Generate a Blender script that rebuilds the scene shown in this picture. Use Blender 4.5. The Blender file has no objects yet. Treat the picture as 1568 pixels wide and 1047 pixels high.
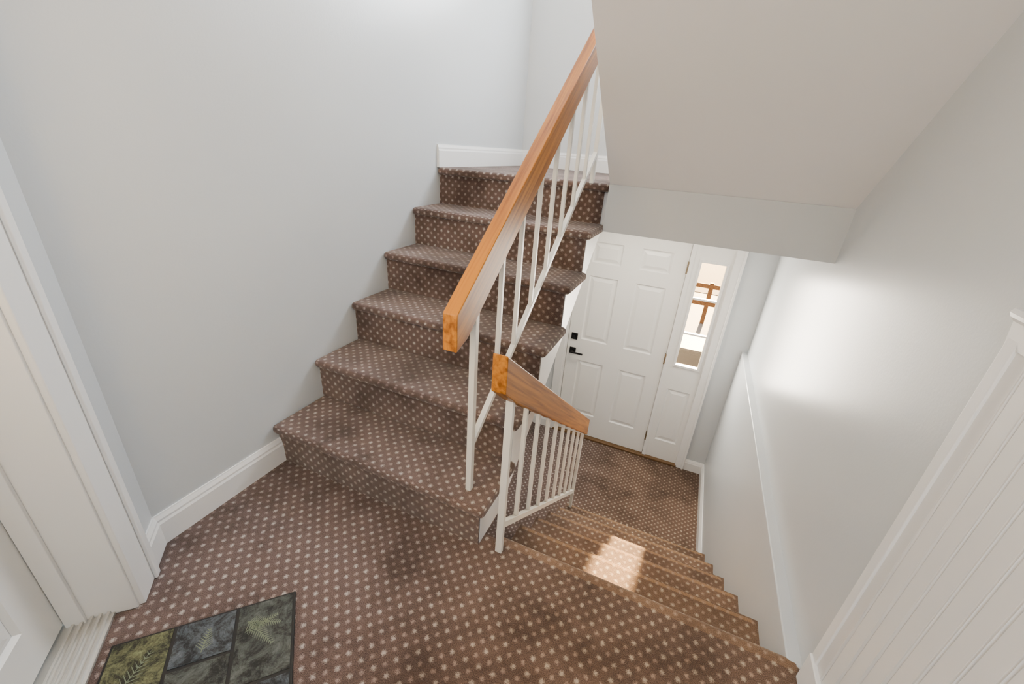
import bpy, math, random
from mathutils import Matrix, Vector
random.seed(3)
scene=bpy.context.scene
H=1.38
XL=-1.507; XS=-.461; XR=.597; XR2=.556
Y0=1.017; RUN=.265; RISE=.207
YD=1.104; RUN2=.272; ZF=-1.29; RISE2=-ZF/6
YW=3.614; YH=2.301; Z2=6*RISE; ZHB=1.009
ZTOP=3.9
# ---------------------------------------------------------------- materials
def newmat(n):
    m=bpy.data.materials.new(n); m.use_nodes=True
    nt=m.node_tree; b=nt.nodes['Principled BSDF']
    return m,nt,b
def N(nt,t,**k):
    n=nt.nodes.new(t)
    for a,v in k.items(): setattr(n,a,v)
    return n
def paint(name,col,rough=.45,bump=.04,scale=260,spec=.5):
    m,nt,b=newmat(name)
    b.inputs['Roughness'].default_value=rough
    b.inputs['Specular IOR Level'].default_value=spec
    tc=N(nt,'ShaderNodeTexCoord')
    n=N(nt,'ShaderNodeTexNoise'); n.inputs['Scale'].default_value=scale; n.inputs['Detail'].default_value=2
    n2=N(nt,'ShaderNodeTexNoise'); n2.inputs['Scale'].default_value=2.2; n2.inputs['Detail'].default_value=4
    nt.links.new(tc.outputs['Object'],n.inputs['Vector']); nt.links.new(tc.outputs['Object'],n2.inputs['Vector'])
    bp=N(nt,'ShaderNodeBump'); bp.inputs['Strength'].default_value=bump; bp.inputs['Distance'].default_value=.002
    nt.links.new(n.outputs['Fac'],bp.inputs['Height']); nt.links.new(bp.outputs['Normal'],b.inputs['Normal'])
    r=N(nt,'ShaderNodeValToRGB'); e=r.color_ramp.elements
    e[0].position=.3; e[1].position=.7
    e[0].color=(col[0]*.97,col[1]*.97,col[2]*.97,1); e[1].color=(*col,1)
    nt.links.new(n2.outputs['Fac'],r.inputs['Fac']); nt.links.new(r.outputs['Color'],b.inputs['Base Color'])
    return m
M_wall=paint('wall_paint_grey',(.575,.612,.64),.30,.12,120,.6)
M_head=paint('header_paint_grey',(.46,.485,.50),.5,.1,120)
M_ceil=paint('ceiling_paint',(.79,.785,.78),.6,.1,120)
M_white=paint('trim_paint_white',(.84,.84,.83),.3,.02)
M_door=paint('door_paint_white',(.84,.84,.82),.35,.02)
M_wains=paint('wainscot_paint',(.76,.755,.74),.35,.02)
M_metal=paint('baluster_paint',(.76,.73,.65),.35,.02)
def simple(name,col,rough=.5,metal=0.):
    m,nt,b=newmat(name); b.inputs['Base Color'].default_value=(*col,1)
    b.inputs['Roughness'].default_value=rough; b.inputs['Metallic'].default_value=metal
    n=N(nt,'ShaderNodeTexNoise'); n.inputs['Scale'].default_value=60
    bp=N(nt,'ShaderNodeBump'); bp.inputs['Strength'].default_value=.05
    nt.links.new(n.outputs['Fac'],bp.inputs['Height']); nt.links.new(bp.outputs['Normal'],b.inputs['Normal'])
    return m
M_black=simple('black_metal',(.012,.012,.013),.35,.6)
M_alu=simple('threshold_aluminium',(.62,.61,.58),.35,.6)
M_bronze=simple('bronze_threshold',(.16,.09,.04),.45,.3)
M_brass=simple('hinge_metal',(.30,.25,.18),.4,.8)
M_rubber=simple('mat_rubber',(.012,.012,.012),.8)
def carpet(name='patterned_carpet',worn_sunlit=0.):
    m,nt,b=newmat(name); L=nt.links.new
    b.inputs['Roughness'].default_value=.95; b.inputs['Specular IOR Level'].default_value=.12
    b.inputs['Sheen Weight'].default_value=.18; b.inputs['Sheen Roughness'].default_value=.5
    uv=N(nt,'ShaderNodeUVMap')
    tc=N(nt,'ShaderNodeTexCoord')
    nz=N(nt,'ShaderNodeTexNoise'); nz.inputs['Scale'].default_value=300; nz.inputs['Detail'].default_value=2
    L(uv.outputs['UV'],nz.inputs['Vector'])
    sb=N(nt,'ShaderNodeVectorMath',operation='SUBTRACT'); sb.inputs[1].default_value=(.5,.5,.5); L(nz.outputs['Color'],sb.inputs[0])
    sc=N(nt,'ShaderNodeVectorMath',operation='SCALE'); sc.inputs['Scale'].default_value=.020; L(sb.outputs[0],sc.inputs[0])
    ad=N(nt,'ShaderNodeVectorMath',operation='ADD'); L(uv.outputs['UV'],ad.inputs[0]); L(sc.outputs[0],ad.inputs[1])
    S=1/.045
    def dots(off,r0,r1,mx_):
        mp=N(nt,'ShaderNodeMapping'); mp.inputs['Scale'].default_value=(S,S,0); mp.inputs['Location'].default_value=(off,off,0)
        L(ad.outputs[0],mp.inputs['Vector'])
        fr=N(nt,'ShaderNodeVectorMath',operation='FRACTION'); L(mp.outputs[0],fr.inputs[0])
        s2=N(nt,'ShaderNodeVectorMath',operation='SUBTRACT'); s2.inputs[1].default_value=(.5,.5,0); L(fr.outputs[0],s2.inputs[0])
        ln=N(nt,'ShaderNodeVectorMath',operation='LENGTH'); L(s2.outputs[0],ln.inputs[0])
        mr=N(nt,'ShaderNodeMapRange'); mr.inputs['From Min'].default_value=r0; mr.inputs['From Max'].default_value=r1
        mr.inputs['To Min'].default_value=mx_; mr.inputs['To Max'].default_value=0
        L(ln.outputs['Value'],mr.inputs['Value']); return mr
    a=dots(0,.06,.215,.95); c=dots(.5,.05,.20,.85)
    n1=N(nt,'ShaderNodeTexNoise'); n1.inputs['Scale'].default_value=420; n1.inputs['Detail'].default_value=3; L(uv.outputs['UV'],n1.inputs['Vector'])
    w=worn_sunlit  # one factor for nosing wear and painted sun warmth
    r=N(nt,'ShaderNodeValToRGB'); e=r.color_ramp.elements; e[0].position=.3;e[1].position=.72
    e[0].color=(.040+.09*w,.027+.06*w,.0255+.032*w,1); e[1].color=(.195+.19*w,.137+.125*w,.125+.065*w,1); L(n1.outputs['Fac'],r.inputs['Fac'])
    m1=N(nt,'ShaderNodeMix',data_type='RGBA'); L(a.outputs[0],m1.inputs['Factor']); L(r.outputs['Color'],m1.inputs['A']); m1.inputs['B'].default_value=(.44,.405,.395,1)
    m2=N(nt,'ShaderNodeMix',data_type='RGBA'); L(c.outputs[0],m2.inputs['Factor']); L(m1.outputs['Result'],m2.inputs['A']); m2.inputs['B'].default_value=(.36,.29,.28,1)
    # blotchy soil
    n3=N(nt,'ShaderNodeTexNoise'); n3.inputs['Scale'].default_value=2.6; n3.inputs['Detail'].default_value=6; n3.inputs['Roughness'].default_value=.65; L(tc.outputs['Object'],n3.inputs['Vector'])
    r3=N(nt,'ShaderNodeValToRGB'); e=r3.color_ramp.elements; e[0].position=.36;e[1].position=.56
    e[0].color=(.42,.39,.37,1); e[1].color=(1,1,1,1); L(n3.outputs['Fac'],r3.inputs['Fac'])
    m3=N(nt,'ShaderNodeMix',data_type='RGBA',blend_type='MULTIPLY'); m3.inputs['Factor'].default_value=1-.6*w
    L(m2.outputs['Result'],m3.inputs['A']); L(r3.outputs['Color'],m3.inputs['B'])
    # warm sunlight painted into the colour, growing towards the descending flight
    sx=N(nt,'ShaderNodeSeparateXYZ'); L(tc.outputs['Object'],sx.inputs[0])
    glow=N(nt,'ShaderNodeMapRange',interpolation_type='SMOOTHSTEP'); glow.inputs['From Min'].default_value=-.95; glow.inputs['From Max'].default_value=.0
    glow.inputs['To Min'].default_value=0; glow.inputs['To Max'].default_value=.85; L(sx.outputs['X'],glow.inputs['Value'])
    m4=N(nt,'ShaderNodeMix',data_type='RGBA',blend_type='MULTIPLY'); L(glow.outputs[0],m4.inputs['Factor'])
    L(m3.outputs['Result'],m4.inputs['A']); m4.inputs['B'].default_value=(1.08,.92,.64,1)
    L(m4.outputs['Result'],b.inputs['Base Color'])
    bp=N(nt,'ShaderNodeBump'); bp.inputs['Strength'].default_value=.7; bp.inputs['Distance'].default_value=.004
    L(n1.outputs['Fac'],bp.inputs['Height']); L(bp.outputs['Normal'],b.inputs['Normal'])
    return m
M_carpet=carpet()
M_suntint=carpet('sun_tinted_patterned_carpet',.25)  # lower treads: golden sun glow put into the carpet colour
M_worn_sunlit=carpet('worn_sunlit_patterned_carpet',1.)  # nosings: wear, with sunlit tan painted into the same colour
M_worn_sunlit2=carpet('worn_sunlit_landing_carpet',.45)  # landing nosing: fainter mix of wear and painted sunlit tan
def wood(name,c1,c2,rough=.3,ang=0.,sc=(60,2.0,60)):
    m,nt,b=newmat(name); L=nt.links.new
    b.inputs['Roughness'].default_value=rough; b.inputs['Specular IOR Level'].default_value=.28
    tc=N(nt,'ShaderNodeTexCoord')
    m0=N(nt,'ShaderNodeMapping'); m0.inputs['Rotation'].default_value=(-ang,0,0)
    mp=N(nt,'ShaderNodeMapping'); mp.inputs['Scale'].default_value=sc
    L(tc.outputs['Object'],m0.inputs['Vector']); L(m0.outputs[0],mp.inputs['Vector'])
    n=N(nt,'ShaderNodeTexNoise'); n.inputs['Scale'].default_value=1; n.inputs['Detail'].default_value=5; n.inputs['Distortion'].default_value=.5
    L(mp.outputs[0],n.inputs['Vector'])
    r=N(nt,'ShaderNodeValToRGB'); e=r.color_ramp.elements; e[0].position=.32;e[1].position=.64
    e[0].color=(*c1,1); e[1].color=(*c2,1); L(n.outputs['Fac'],r.inputs['Fac']); L(r.outputs['Color'],b.inputs['Base Color'])
    return m
W1=(.15,.045,.004); W2=(.40,.155,.015)
M_wood=wood('oak_handrail_rising',W1,W2,.38,math.atan(.775))
M_wood2=wood('oak_handrail_descending',W1,W2,.38,-math.atan(.752))
M_deck=wood('weathered_wood',(.05,.022,.008),(.12,.055,.02),.7)
def matmat():
    m,nt,b=newmat('slate_tile_print'); L=nt.links.new
    b.inputs['Roughness'].default_value=.75
    uv=N(nt,'ShaderNodeUVMap'); oi=N(nt,'ShaderNodeAttribute'); oi.attribute_name='tile_col'
    n=N(nt,'ShaderNodeTexNoise'); n.inputs['Scale'].default_value=14; n.inputs['Detail'].default_value=12; n.inputs['Roughness'].default_value=.85
    n.inputs['Distortion'].default_value=.4
    L(uv.outputs['UV'],n.inputs['Vector'])
    r=N(nt,'ShaderNodeValToRGB'); e=r.color_ramp.elements; e[0].position=.44;e[1].position=.62
    e[0].color=(.08,.08,.08,1); e[1].color=(2.2,2.2,2.2,1); L(n.outputs['Fac'],r.inputs['Fac'])
    mx=N(nt,'ShaderNodeMix',data_type='RGBA',blend_type='MULTIPLY'); mx.inputs['Factor'].default_value=1
    L(oi.outputs['Color'],mx.inputs['A']); L(r.outputs['Color'],mx.inputs['B'])
    L(mx.outputs['Result'],b.inputs['Base Color'])
    bp=N(nt,'ShaderNodeBump'); bp.inputs['Strength'].default_value=.4; bp.inputs['Distance'].default_value=.003
    L(n.outputs['Fac'],bp.inputs['Height']); L(bp.outputs['Normal'],b.inputs['Normal'])
    return m
M_tile=matmat()
M_fern=simple('fern_print',(.13,.16,.11),.8)
def glass():
    m,nt,b=newmat('window_glass'); nt.nodes.remove(b)
    o=nt.nodes['Material Output']; t=N(nt,'ShaderNodeBsdfTransparent'); g=N(nt,'ShaderNodeBsdfGlossy'); g.inputs['Roughness'].default_value=.02
    mx=N(nt,'ShaderNodeMixShader'); mx.inputs[0].default_value=.06
    nt.links.new(t.outputs[0],mx.inputs[1]); nt.links.new(g.outputs[0],mx.inputs[2]); nt.links.new(mx.outputs[0],o.inputs['Surface'])
    return m
M_glass=glass()
# ---------------------------------------------------------------- geometry helpers
def boxuv(me):
    uvl=me.uv_layers.new(name='UVMap')
    for p in me.polygons:
        n=p.normal; ax=max(range(3),key=lambda i:abs(n[i]))
        for li in p.loop_indices:
            v=me.vertices[me.loops[li].vertex_index].co
            uvl.data[li].uv={2:(v.x,v.y),0:(v.y,v.z),1:(v.x,v.z)}[ax]
def mk(name,verts,faces,mat,parent=None,bevel=0,seg=2,mw=None):
    me=bpy.data.meshes.new(name); me.from_pydata(verts,[],faces); me.update()
    import bmesh
    bm=bmesh.new(); bm.from_mesh(me); bmesh.ops.recalc_face_normals(bm,faces=bm.faces); bm.to_mesh(me); bm.free()
    boxuv(me); me.materials.append(mat)
    o=bpy.data.objects.new(name,me); scene.collection.objects.link(o)
    if mw is not None: o.matrix_world=mw
    if parent is not None: o.parent=parent
    if bevel:
        b=o.modifiers.new('bevel','BEVEL'); b.width=bevel; b.segments=seg; b.limit_method='ANGLE'; b.angle_limit=math.radians(35)
        for p in me.polygons: p.use_smooth=True
        b.harden_normals=True
    return o
CUBEF=[(0,1,3,2),(4,6,7,5),(0,4,5,1),(2,3,7,6),(0,2,6,4),(1,5,7,3)]
def bv(x,y,z): return [(a,b,c) for a in x for b in y for c in z]
def box(name,x,y,z,mat,parent=None,bevel=0,seg=2,mw=None):
    return mk(name,bv(x,y,z),CUBEF,mat,parent,bevel,seg,mw)
def boxes(name,lst,mat,parent=None,bevel=0,seg=2,mw=None):
    V=[];F=[]
    for x,y,z in lst:
        o=len(V); V+=bv(x,y,z); F+=[tuple(i+o for i in f) for f in CUBEF]
    return mk(name,V,F,mat,parent,bevel,seg,mw)
def prism(name,poly,x0,x1,mat,parent=None,bevel=0,seg=2):
    n=len(poly); V=[(x0,a,b) for a,b in poly]+[(x1,a,b) for a,b in poly]
    F=[tuple(range(n)),tuple(range(n,2*n))[::-1]]+[(i,(i+1)%n,n+(i+1)%n,n+i) for i in range(n)]
    return mk(name,V,F,mat,parent,bevel,seg)
def prismz(name,poly,z0,z1,mat,parent=None,bevel=0,seg=2):
    n=len(poly); V=[(a,b,z0) for a,b in poly]+[(a,b,z1) for a,b in poly]
    F=[tuple(range(n)),tuple(range(n,2*n))[::-1]]+[(i,(i+1)%n,n+(i+1)%n,n+i) for i in range(n)]
    return mk(name,V,F,mat,parent,bevel,seg)
def empty(name,loc=(0,0,0)):
    e=bpy.data.objects.new(name,None); scene.collection.objects.link(e); return e
def frustum_list(lst): # (x0,x1,z0,z1,yb,yf,inset)
    V=[];F=[]
    for x0,x1,z0,z1,yb,yf,i in lst:
        o=len(V)
        V+=[(x0,yb,z0),(x1,yb,z0),(x1,yb,z1),(x0,yb,z1),(x0+i,yf,z0+i),(x1-i,yf,z0+i),(x1-i,yf,z1-i),(x0+i,yf,z1-i)]
        F+=[tuple(k+o for k in f) for f in [(0,1,2,3),(4,5,6,7),(0,1,5,4),(1,2,6,5),(2,3,7,6),(3,0,4,7)]]
    return V,F
def panel_slab(name,x0,x1,z0,z1,yback,yfront,panels,mat,parent,mw=None):
    s=1 if yfront>yback else -1
    fld=yfront-s*.012
    lst=[((x0,x1),tuple(sorted((yback,fld))),(z0,z1))]
    xs=sorted(set([x0,x1]+[p[0] for p in panels]+[p[1] for p in panels]))
    zs=sorted(set([z0,z1]+[p[2] for p in panels]+[p[3] for p in panels]))
    for i in range(len(xs)-1):
        for j in range(len(zs)-1):
            cx=(xs[i]+xs[i+1])/2; cz=(zs[j]+zs[j+1])/2
            if not any(p[0]<cx<p[1] and p[2]<cz<p[3] for p in panels):
                lst.append(((xs[i],xs[i+1]),tuple(sorted((fld-s*.001,yfront))),(zs[j],zs[j+1])))
    o=boxes(name,lst,mat,parent,0,2,mw)
    V,F=frustum_list([(p[0]+.016,p[1]-.016,p[2]+.016,p[3]-.016,fld-s*.001,yfront-s*.003,.028) for p in panels])
    o2=mk(name+'_raised_panels',V,F,mat,parent,0,2,mw)
    V=[];F=[]
    for p in panels:
        a=[(p[0],p[2]),(p[1],p[2]),(p[1],p[3]),(p[0],p[3])]
        i=.010; b=[(p[0]+i,p[2]+i),(p[1]-i,p[2]+i),(p[1]-i,p[3]-i),(p[0]+i,p[3]-i)]
        o=len(V); V+=[(q[0],yfront,q[1]) for q in a]+[(q[0],fld+s*.0005,q[1]) for q in b]
        F+=[(o+k,o+(k+1)%4,o+4+(k+1)%4,o+4+k) for k in range(4)]
    mk(name+'_panel_moulding',V,F,mat,parent,0,2,mw)
# ---------------------------------------------------------------- room shell
A=Vector((XL,.505,0)); T=Vector((.73,-.683,0)).normalized(); Nn=Vector((.683,.73,0)).normalized()
DM=Matrix(((T.x,Nn.x,0,A.x),(T.y,Nn.y,0,A.y),(0,0,1,0),(0,0,0,1)))
def P(s,n=0):
    v=A+T*s+Nn*n; return (v.x,v.y)
DS0,DS1=.25,1.16
E=P(1.42)
YB=-1.2
box('wall_left',(XL-.15,XL),(.45,YW+.15),(ZF-.1,ZTOP),M_wall)
box('wall_right',(XR,XR+.15),(YB-.15,YW+.15),(ZF-.1,ZTOP),M_wall)
box('wall_right_lower',(XR2,XR+.01),(YD-.03,YW),(ZF-.1,0),M_wall,bevel=.006)
dx0,dx1=-.925,.325; dzt=.86; wx0,wx1,wz0,wz1=-.85,.30,2.32,3.42
fw=(YW,YW+.15)
boxes('wall_front',[((XL-.1,dx0),fw,(ZF-.1,dzt)),((dx1,XR+.1),fw,(ZF-.1,dzt)),((XL-.1,XR+.1),fw,(dzt,wz0)),
   ((XL-.1,wx0),fw,(wz0,wz1)),((wx1,XR+.1),fw,(wz0,wz1)),((XL-.1,XR+.1),fw,(wz1,ZTOP))],M_wall)
boxes('wall_entry',[((-.12,DS0-.018),(-.22,0),(-.1,2.5)),((DS1+.018,1.42),(-.22,0),(-.1,2.5)),((DS0-.02,DS1+.02),(-.22,0),(2.08,2.5))],M_wall,mw=DM)
box('wall_side',(E[0]-.15,E[0]),(YB-.1,E[1]+.03),(-.1,2.5),M_wall)
bx0,bx1,bz0,bz1=-.40,.50,.85,2.05
bw=(YB-.15,YB)
boxes('wall_back',[((E[0]-.15,bx0),bw,(-.1,2.5)),((bx1,XR+.1),bw,(-.1,2.5)),((bx0,bx1),bw,(-.1,bz0)),((bx0,bx1),bw,(bz1,2.5))],M_wall)
box('wall_understair',(XL,XR),(1.0,1.06),(ZF,-.20),M_wall)
box('ceiling',(XL-.15,XR+.15),(YB-.15,YW+.15),(ZTOP,ZTOP+.1),M_ceil)
prismz('ceiling_landing',[(XL,.99),P(0),P(1.42),(E[0],YB),(XR,YB),(XR,.99)],2.29,2.5,M_ceil)
SL=RISE/RUN
zt=Z2+SL*(YH-.96)
prism('ceiling_stair_soffit',[(YH,ZHB),(YH,Z2),(.96,zt),(.96,zt+.28),(YH+.10,Z2+.20),(YH+.3,Z2),(YH+.3,ZHB)],XS,XR,M_ceil)
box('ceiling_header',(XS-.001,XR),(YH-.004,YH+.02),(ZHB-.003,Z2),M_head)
YE=Y0+5*RUN   # face of last riser
box('floor_upper_landing_structure',(XL,XS+.001),(YE+.03,YW),(ZHB,Z2-.045),M_ceil)
box('floor_upper_landing_structure_right',(XS,XR),(YH+.25,YW),(ZHB,Z2-.045),M_ceil)
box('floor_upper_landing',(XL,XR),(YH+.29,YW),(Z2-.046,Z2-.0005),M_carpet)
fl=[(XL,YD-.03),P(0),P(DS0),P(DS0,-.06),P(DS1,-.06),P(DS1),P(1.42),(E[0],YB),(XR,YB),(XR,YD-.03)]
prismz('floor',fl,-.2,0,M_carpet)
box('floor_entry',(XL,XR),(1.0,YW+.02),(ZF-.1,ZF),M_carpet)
XA=-.445
box('floor_landing_nosing',(XA,XR),(YD-.06,YD),(-.042,0.0006),M_worn_sunlit2,None,.019,4)
# ---------------------------------------------------------------- upper flight
st=empty('carpeted_staircase')
tl=[];rl=[]
for k in range(1,7):
    y=Y0+(k-1)*RUN
    tl.append(((XL,XS),(y-.032,y+RUN+.01),(k*RISE-.042,k*RISE)))
    rl.append(((XL,XS-.03),(y,y+.02),((k-1)*RISE-.01,k*RISE-.03)))
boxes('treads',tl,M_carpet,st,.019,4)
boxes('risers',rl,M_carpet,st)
poly=[(Y0+.01,0)]
for k in range(1,6):
    y=Y0+(k-1)*RUN+.01; poly+= [(y,k*RISE-.02),(y+RUN,k*RISE-.02)]
poly+=[(YE+.01,6*RISE-.05),(YE+.05,6*RISE-.05),(YE+.05,ZHB-.02),(Y0+.20,0.0)]
prism('stringer_body',poly,XL+.001,XS-.028,M_white,st)
# ---------------------------------------------------------------- lower flight
s2=empty('carpeted_staircase')
NF=.045
tl=[];rl=[];nl=[]
for j in range(1,6):
    tl.append(((XA,XR2),(YD+(j-1)*RUN2-.04,YD+j*RUN2-.01),(-j*RISE2-.042,-j*RISE2-.0008)))
    nl.append(((XA,XR2),(YD+j*RUN2-NF,YD+j*RUN2),(-j*RISE2-.042,-j*RISE2)))
for j in range(1,7):
    rl.append(((XA+.01,XR2),(YD+(j-1)*RUN2-.05,YD+(j-1)*RUN2-.028),(-j*RISE2,-(j-1)*RISE2-.03)))
boxes('treads',tl,M_suntint,s2); boxes('risers',rl,M_carpet,s2)
boxes('nosings',nl,M_worn_sunlit,s2,.019,4)
poly=[]
for j in range(1,6):
    poly+=[(YD+(j-1)*RUN2-.045,-(j-1)*RISE2-.03),(YD+(j-1)*RUN2-.045,-j*RISE2-.03)]
poly+=[(YD+5*RUN2-.045,-5*RISE2-.03),(YD+5*RUN2-.045,ZF),(YD+4*RUN2-.1,ZF),(YD-.06,-.25)]
prism('stringer_body',poly,XA+.005,XR2-.001,M_white,s2)
# ---------------------------------------------------------------- railings
def bar(lst,cx,cy,z0,z1,w=.016,d=.016): lst.append(((cx-w/2,cx+w/2),(cy-d/2,cy+d/2),(z0,z1)))
r1=empty('stair_railing'); xr_=-.5625
SU=.775
top=lambda y:.955+SU*(y-.92)
prism('handrail',[(.92,.843),(.92,.957),(2.40,top(2.40)),(2.40,top(2.40)-.105),(.985,.865)],xr_-.0235,xr_+.0235,M_wood,r1,.004,2)
low=lambda y:.41+SU*(y-1.068)
bl=[]
bar(bl,xr_,1.068,RISE-.005,top(1.068)-.10,.022,.022)
for yy in [1.251,1.402,1.554,1.705,1.857,2.009,2.16]:
    bar(bl,xr_,yy,low(yy),top(yy)-.10)
bar(bl,xr_,2.325,Z2-.005,top(2.325)-.10,.022,.022)
boxes('balusters',bl,M_metal,r1,.0015,1)
prism('bottom_rail',[(1.068,low(1.068)-.012),(1.068,low(1.068)+.012),(2.32,low(2.32)+.012),(2.32,low(2.32)-.012)],xr_-.010,xr_+.010,M_metal,r1)
r2=empty('stair_railing'); xq=-.4075; SD=.752
top2=lambda y:.872-SD*(y-.928)
prism('handrail',[(.928,.752),(.928,.873),(2.50,top2(2.50)),(2.50,top2(2.50)-.13),(1.02,top2(1.02)-.132)],xq-.0235,xq+.0235,M_wood2,r2,.004,2)
low2=lambda y:.085-SD*(y-1.1)
bl=[]
bar(bl,xq,1.03,0,top2(1.03)-.12,.026,.018)
for i in range(1,9):
    yy=1.03+i*.155; bar(bl,xq,yy,low2(yy),top2(yy)-.12)
yy=2.43; bar(bl,xq,yy,-5*RISE2,top2(yy)-.12,.02,.02)
boxes('balusters',bl,M_metal,r2,.0015,1)
prism('bottom_rail',[(1.03,low2(1.03)-.014),(1.03,low2(1.03)+.014),(2.43,low2(2.43)+.014),(2.43,low2(2.43)-.014)],xq-.010,xq+.010,M_metal,r2)
# ---------------------------------------------------------------- baseboards
def baseboard(name,p0,p1,z,nrm,h=.125,t=.016,mat=M_white):
    p0=Vector((*p0,0));p1=Vector((*p1,0));n=Vector((*nrm,0)).normalized()
    prof=[(0,0),(t,0),(t,h-.035),(t*.75,h-.026),(t*.75,h-.018),(t*.35,h-.004),(t*.3,h),(0,h)]
    V=[];k=len(prof)
    for q in (p0,p1):
        for a,b in prof: V.append((q.x+n.x*a,q.y+n.y*a,z+b))
    F=[tuple(range(k)),tuple(range(k,2*k))[::-1]]+[(i,(i+1)%k,k+(i+1)%k,k+i) for i in range(k)]
    return mk(name,V,F,mat)
baseboard('baseboard_left',(XL,.505),(XL,Y0+.0),0,(1,0))
baseboard('baseboard_entry',P(0),P(.125),0,(Nn.x,Nn.y))
baseboard('baseboard_upper_left',(XL,YH+.01),(XL,YW),Z2,(1,0))
baseboard('baseboard_upper_front',(XL,YW),(XR,YW),Z2,(0,-1))
baseboard('baseboard_lower_right',(XR2,YD+5*RUN2+.0),(XR2,YW),ZF,(-1,0),.115)
baseboard('baseboard_lower_front',(.385,YW),(XR2,YW),ZF,(0,-1),.115)
baseboard('baseboard_lower_left',(XL,1.1),(XL,YW),ZF,(1,0),.115)
baseboard('baseboard_lower_front_left',(XL,YW),(-.985,YW),ZF,(0,-1),.115)
# ---------------------------------------------------------------- wainscot on right wall
w=empty('wainscoting')
zc=1.135; ye=1.048
yy=ye-.03
V=[];F=[]
xw=XR-.012
prof=[]
while yy>YB+.02:
    a=yy; bwid=.052
    prof+=[(xw,a),(xw,a-bwid+.012),(xw+.006,a-bwid+.009),(xw-.001,a-bwid+.006),(xw+.006,a-bwid+.003)]
    yy-=bwid
prof.append((xw,yy))
for (x,y_) in prof: V+= [(x,y_,.10),(x,y_,zc)]
F=[(2*i,2*i+1,2*i+3,2*i+2) for i in range(len(prof)-1)]
mk('beadboard',V,F,M_wains,w)
boxes('edge_trim',[((XR-.018,XR),(ye-.034,ye),(.0,zc))],M_white,w,.003,2)
prism_y=[(XR,zc+.04),(XR-.030,zc+.04),(XR-.034,zc+.032),(XR-.030,zc+.024),(XR-.022,zc+.016),(XR-.020,zc),(XR-.016,zc-.03),(XR,zc-.03)]
k=len(prism_y); V=[(a,ye+.002,b) for a,b in prism_y]+[(a,YB,b) for a,b in prism_y]
mk('chair_rail',V,[tuple(range(k)),tuple(range(k,2*k))[::-1]]+[(i,(i+1)%k,k+(i+1)%k,k+i) for i in range(k)],M_white,w)
box('base_board',(XR-.024,XR),(YB,ye+.0),(0,.12),M_white,w,.004,2)
# ---------------------------------------------------------------- unit door (diagonal wall)
d=empty('door_1'); 
dt=2.06
boxes('casing',[((DS0-.125,DS0-.008),(0,.018),(0,dt+.11)),((DS1+.008,DS1+.125),(0,.018),(0,dt+.11)),((DS0-.008,DS1+.008),(0,.018),(dt,dt+.11))],M_white,d,.004,2,DM)
boxes('casing_backband',[((DS0-.125,DS0-.095),(.017,.028),(0,dt+.11)),((DS1+.095,DS1+.125),(.017,.028),(0,dt+.11))],M_white,d,.005,3,DM)
boxes('jamb',[((DS0-.018,DS0),(-.215,.002),(0,dt)),((DS1,DS1+.018),(-.215,.002),(0,dt)),((DS0-.018,DS1+.018),(-.215,.002),(dt,dt+.02)),
   ((DS0,DS0+.012),(-.165,-.118),(0,dt)),((DS1-.012,DS1),(-.165,-.118),(0,dt))],M_white,d,.002,1,DM)
panel_slab('slab',DS0+.003,DS1-.003,.025,dt-.004,-.21,-.167,[(DS0+.12,DS0+.41,1.55,1.9),(DS0+.50,DS0+.79,1.55,1.9),(DS0+.12,DS0+.41,.80,1.45),(DS0+.50,DS0+.79,.80,1.45),(DS0+.12,DS0+.41,.16,.68),(DS0+.50,DS0+.79,.16,.68)],M_door,d,DM)
th=[((DS0,DS1),(-.21,-.054),(0,.010))]+[((DS0,DS1),(-.15+i*.02,-.142+i*.02),(.009,.019)) for i in range(5)]
boxes('threshold',th,M_alu,d,.001,1,DM)
box('latch_strike',(DS0,DS0+.0015),(-.11,-.08),(.93,.99),M_brass,d,0,1,DM)
# ---------------------------------------------------------------- front door + sidelight
fd=empty('door_2')
X0,X1=-.892,-.004
yf=YW+.012
panel_slab('slab',X0,X1,ZF+.025,.835,yf+.045,yf,[(-.775,-.525,.52,.70),(-.375,-.125,.52,.70),(-.775,-.525,-.22,.40),(-.375,-.125,-.22,.40),(-.775,-.525,-1.03,-.44),(-.375,-.125,-1.03,-.44)],M_door,fd)
boxes('frame',[((dx0,X0-.004),(YW-.004,YW+.12),(ZF,dzt)),((X1+.003,.0325),(YW-.006,YW+.12),(ZF,dzt)),((dx0,dx1),(YW-.004,YW+.12),(.839,dzt+.01)),
   ((X1-.02,X1+.02),(yf+.046,yf+.07),(ZF,dzt)),((X0-.02,X0+.02),(yf+.046,yf+.07),(ZF,dzt)),((X0,X1),(yf+.046,yf+.07),(.80,dzt)),((X0,X1),(yf+.046,yf+.07),(ZF,ZF+.06))],M_white,fd)
boxes('casing',[((dx0-.065,dx0+.012),(YW-.02,YW),(ZF,.93)),((dx0+.012,dx1+.05),(YW-.02,YW),(.855,.93))],M_white,fd,.004,2)
box('threshold',(dx0,dx1),(YW-.03,YW+.12),(ZF,ZF+.022),M_bronze,fd,.004,2)
hg=[]
for z in (-1.05,-.22,.6): hg.append(((X1-.006,X1+.008),(YW-.008,yf+.002),(z-.05,z+.05)))
boxes('hinges',hg,M_brass,fd,.002,1)
hw=[((-.865,-.805),(yf-.012,yf),(-.235,-.170)),((-.865,-.805),(yf-.012,yf),(-.385,-.320)),((-.840,-.828),(yf-.032,yf-.01),(-.215,-.190)),
    ((-.845,-.825),(yf-.055,yf-.01),(-.362,-.342)),((-.845,-.725),(yf-.062,yf-.048),(-.360,-.345))]
boxes('lever_and_deadbolt',hw,M_black,fd,.003,2)
sd=empty('window_1')
gx0,gx1,gz0,gz1=.085,.280,-.255,.668
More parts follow.
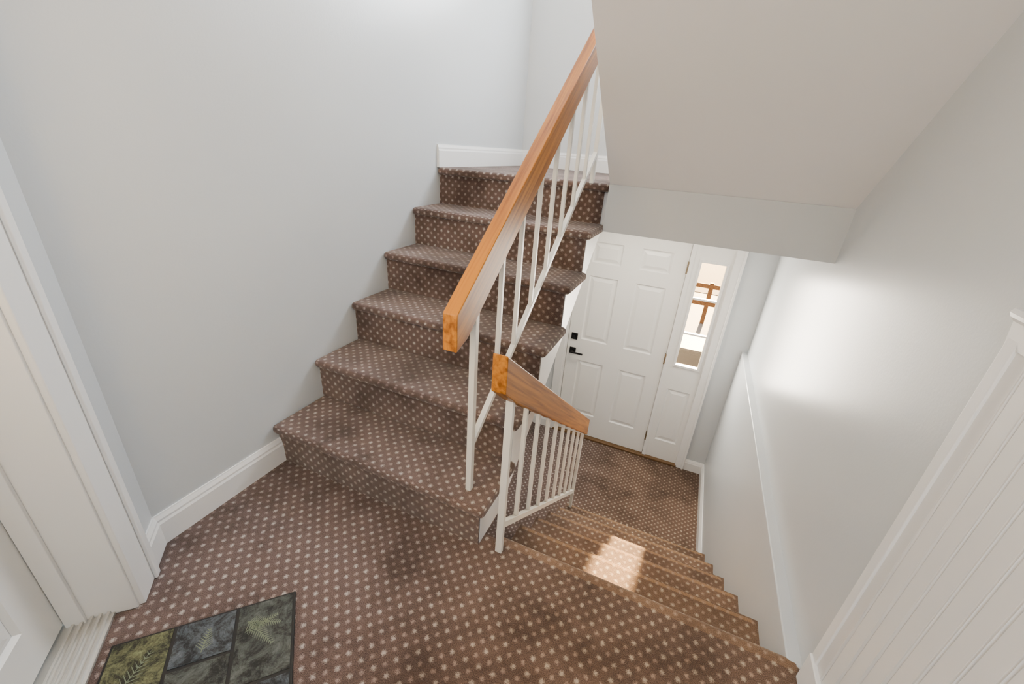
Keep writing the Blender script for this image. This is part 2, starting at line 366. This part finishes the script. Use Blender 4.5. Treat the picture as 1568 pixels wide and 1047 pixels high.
sx0,sx1=.032,.312
ys=(YW+.002,YW+.045)
panel_slab('sidelight_lower_panel',sx0,sx1,ZF+.02,gz0-.03,YW+.045,YW+.004,[(.078,.272,-1.06,-.50)],M_door,sd)
boxes('sidelight_stiles',[((sx0,gx0),ys,(gz0-.031,.845)),((gx1,sx1),ys,(gz0-.031,.845)),((gx0,gx1),ys,(gz0-.031,gz0)),((gx0,gx1),ys,(gz1,.845))],M_door,sd)
boxes('glazing_frame',[((gx0-.012,gx0+.008),(YW-.008,YW+.04),(gz0-.012,gz1+.012)),((gx1-.008,gx1+.012),(YW-.008,YW+.04),(gz0-.012,gz1+.012)),
   ((gx0,gx1),(YW-.008,YW+.04),(gz0-.012,gz0+.008)),((gx0,gx1),(YW-.008,YW+.04),(gz1-.008,gz1+.012)),
   ((gx0,gx1),(YW+.0,YW+.03),(.043,.060)),((gx0,gx1),(YW+.0,YW+.03),(.353,.370))],M_white,sd,.003,2)
box('glass',(gx0,gx1),(YW+.02,YW+.024),(gz0,gz1),M_glass,sd)
boxes('jamb',[((sx1,dx1+.002),(YW-.006,YW+.12),(ZF,dzt))],M_white,sd,.002,1)
boxes('casing',[((dx1-.012,dx1+.062),(YW-.02,YW),(ZF,.93)),((dx1+.045,dx1+.064),(YW-.03,YW-.01),(ZF,.93))],M_white,sd,.004,2)
def winframe(name,x0,x1,z0,z1,ya,yb):
    uw=empty(name); ym=(ya+yb)/2
    y2=tuple(sorted((ya,yb)))
    boxes('frame',[((x0,x0+.05),y2,(z0,z1)),((x1-.05,x1),y2,(z0,z1)),((x0,x1),y2,(z0,z0+.05)),((x0,x1),y2,(z1-.05,z1)),((x0,x1),(ym-.02,ym+.02),((z0+z1)/2-.02,(z0+z1)/2+.02))],M_white,uw)
    box('glass',(x0+.04,x1-.04),(ym-.003,ym+.003),(z0+.04,z1-.04),M_glass,uw)
winframe('window_2',wx0,wx1,wz0,wz1,YW-.01,YW+.13)
winframe('added_fill_window',bx0,bx1,bz0,bz1,YB+.01,YB-.13)  # unseen window behind the camera, added to carry the fill light
# ---------------------------------------------------------------- door mat
MM=empty('door_mat')
O=Vector((-1.262,.236,0)); mm=Matrix(((Nn.x,T.x,0,O.x),(Nn.y,T.y,0,O.y),(0,0,1,0),(0,0,0,1)))
box('rubber_base',(0,.475),(0,.76),(0.0005,.008),M_rubber,MM,.003,2,mm)
cols={'g':(.085,.092,.045),'b':(.045,.056,.068),'k':(.038,.045,.042),'t':(.10,.09,.065)}
lay=[(0.008,.150,0.008,.20,'g'),(0.160,.310,0.008,.13,'b'),(0.160,.310,.14,.30,'k'),(.320,.467,.008,.24,'k'),(0.008,.15,.21,.42,'t'),(.16,.31,.31,.52,'g'),(.32,.467,.25,.5,'b'),(.008,.15,.43,.75,'k'),(.16,.31,.53,.75,'t'),(.32,.467,.51,.75,'g')]
V=[];F=[];fc=[]
for a,b_,c,d_,q in lay:
    o=len(V); V+=bv((a,b_),(c,d_),(.006,.0105)); F+=[tuple(i+o for i in f_) for f_ in CUBEF]; fc+=[cols[q]]*6
o=mk('slate_tiles',V,F,M_tile,MM,0,1,mm)
at=o.data.color_attributes.new('tile_col','FLOAT_COLOR','CORNER')
for p in o.data.polygons:
    for li in p.loop_indices: at.data[li].color=(*fc[p.index],1)
V=[];F=[]
def frond(cx,cy,ang,L_,n=11,spread=1.0):
    dx,dy=math.cos(ang),math.sin(ang); px,py=-dy,dx
    def quad(x0,y0,x1,y1,w0,w1):
        ddx,ddy=x1-x0,y1-y0; l=math.hypot(ddx,ddy); qx,qy=-ddy/l,ddx/l; o=len(V)
        V.extend([(x0-qx*w0,y0-qy*w0,.0109),(x0+qx*w0,y0+qy*w0,.0109),(x1+qx*w1,y1+qy*w1,.0109),(x1-qx*w1,y1-qy*w1,.0109)])
        F.append((o,o+1,o+2,o+3))
    quad(cx,cy,cx+dx*L_,cy+dy*L_,.0012,.0005)
    for i in range(n):
        t=(i+1)/(n+1); bx,by=cx+dx*L_*t,cy+dy*L_*t; ll=L_*.42*(1-t*.75)*spread
        for s_ in (1,-1):
            quad(bx,by,bx+dx*ll*.7+px*s_*ll,by+dy*ll*.7+py*s_*ll,.0016,.0004)
frond(.345,.06,.35,.10,14,.5); frond(.345,.06,.9,.12,14,.5); frond(.345,.09,-.3,.09,12,.5); frond(.235,.11,-1.4,.07,8,.8); frond(.05,.17,-1.1,.13,10,.6)
mk('fern_prints',V,F,M_fern,MM,0,1,mm)
# ---------------------------------------------------------------- outside
M_conc=paint('concrete',(.30,.29,.27),.8,.3,40)
M_lawn=paint('dry_grass',(.12,.07,.02),.9,.5,30)
M_unit=paint('grey_painted_metal',(.03,.03,.034),.6,.1,30)
box('ground_outside',(-8,8),(YW+.16,10.5),(ZF-.25,ZF-.12),M_conc)
box('lawn_outside',(-8,8),(10.5,30),(ZF-.25,ZF-.11),M_lawn)
box('planter_box',(.05,.55),(5.7,6.3),(ZF-.12,-.93),M_unit,None,.02,2)
fe=empty('garden_fence')
boxes('posts',[((-1.+i*.36,-.93+i*.36),(8.3,8.37),(ZF-.12,-.62)) for i in range(9)],M_deck,fe)
boxes('rails',[((-1.,2.2),(8.28,8.3),(-.72,-.64)),((-1.,2.2),(8.28,8.3),(-1.05,-.97))],M_deck,fe)
boxes('porch_step',[((-.2,1.2),(4.35+i*.15,4.35+i*.15+.12),(ZF-.12,ZF-.05)) for i in range(5)],M_deck)
# ---------------------------------------------------------------- lights
def area(name,loc,rot,sx,sy,e,col=(1,1,1)):
    l=bpy.data.lights.new(name,'AREA'); l.shape='RECTANGLE'; l.size=sx;l.size_y=sy;l.energy=e;l.color=col
    o=bpy.data.objects.new(name,l); scene.collection.objects.link(o); o.location=loc; o.rotation_euler=rot; return o
area('window_daylight',((wx0+wx1)/2,YW-.03,(wz0+wz1)/2),(math.radians(-90),0,0),1.05,1.05,115,(.93,.965,1))
area('sidelight_daylight',((gx0+gx1)/2,YW-.02,(gz0+gz1)/2),(math.radians(-90),0,0),.17,.9,36,(1,.91,.78))
area('back_fill_light',((bx0+bx1)/2,YB+.03,(bz0+bz1)/2),(math.radians(90),0,0),.8,1.1,14,(.97,.98,1))  # added fill from behind the camera, brightens soffit and stairs
area('upper_hall_fill',(-.9,1.9,ZTOP-.05),(0,0,0),.5,.5,15,(1,.98,.95))  # unseen fill added over the upper hall, no fixture modelled
area('landing_fill',(-.15,-.35,2.27),(0,0,0),.6,.6,12,(1,.98,.95))  # unseen fill added above the camera to light the landing
area('entry_fill',(-.4,2.95,ZHB-.02),(0,0,0),.3,.3,14,(1,.89,.72))  # unseen warm fill added to brighten the vestibule
s=bpy.data.lights.new('sun','SUN'); s.energy=150; s.angle=.022; s.color=(1,.68,.34)
so=bpy.data.objects.new('sun',s); scene.collection.objects.link(so)
dv=Vector((-.17,-2.12,-.60)); so.rotation_euler=dv.to_track_quat('-Z','Y').to_euler()
wd=bpy.data.worlds.new('World'); scene.world=wd; wd.use_nodes=True
bg=wd.node_tree.nodes['Background']; sk=wd.node_tree.nodes.new('ShaderNodeTexSky')
sk.sky_type='NISHITA'; sk.sun_disc=False; sk.sun_elevation=math.radians(25); sk.sun_rotation=0
wd.node_tree.links.new(sk.outputs[0],bg.inputs[0]); bg.inputs[1].default_value=.35
# ---------------------------------------------------------------- camera
cd=bpy.data.cameras.new('camera'); cam=bpy.data.objects.new('camera',cd); scene.collection.objects.link(cam)
cd.sensor_width=36; cd.lens=643.67/1568*36; cd.clip_start=.02
X=Vector((.912,.4045,.0683)); Fw=Vector((-.3416,.841,-.4195))
Fw.normalize(); X=(X-Fw*X.dot(Fw)).normalized(); U=X.cross(Fw)
cam.matrix_world=Matrix(((X.x,U.x,-Fw.x,0),(X.y,U.y,-Fw.y,0),(X.z,U.z,-Fw.z,H),(0,0,0,1)))
scene.camera=cam
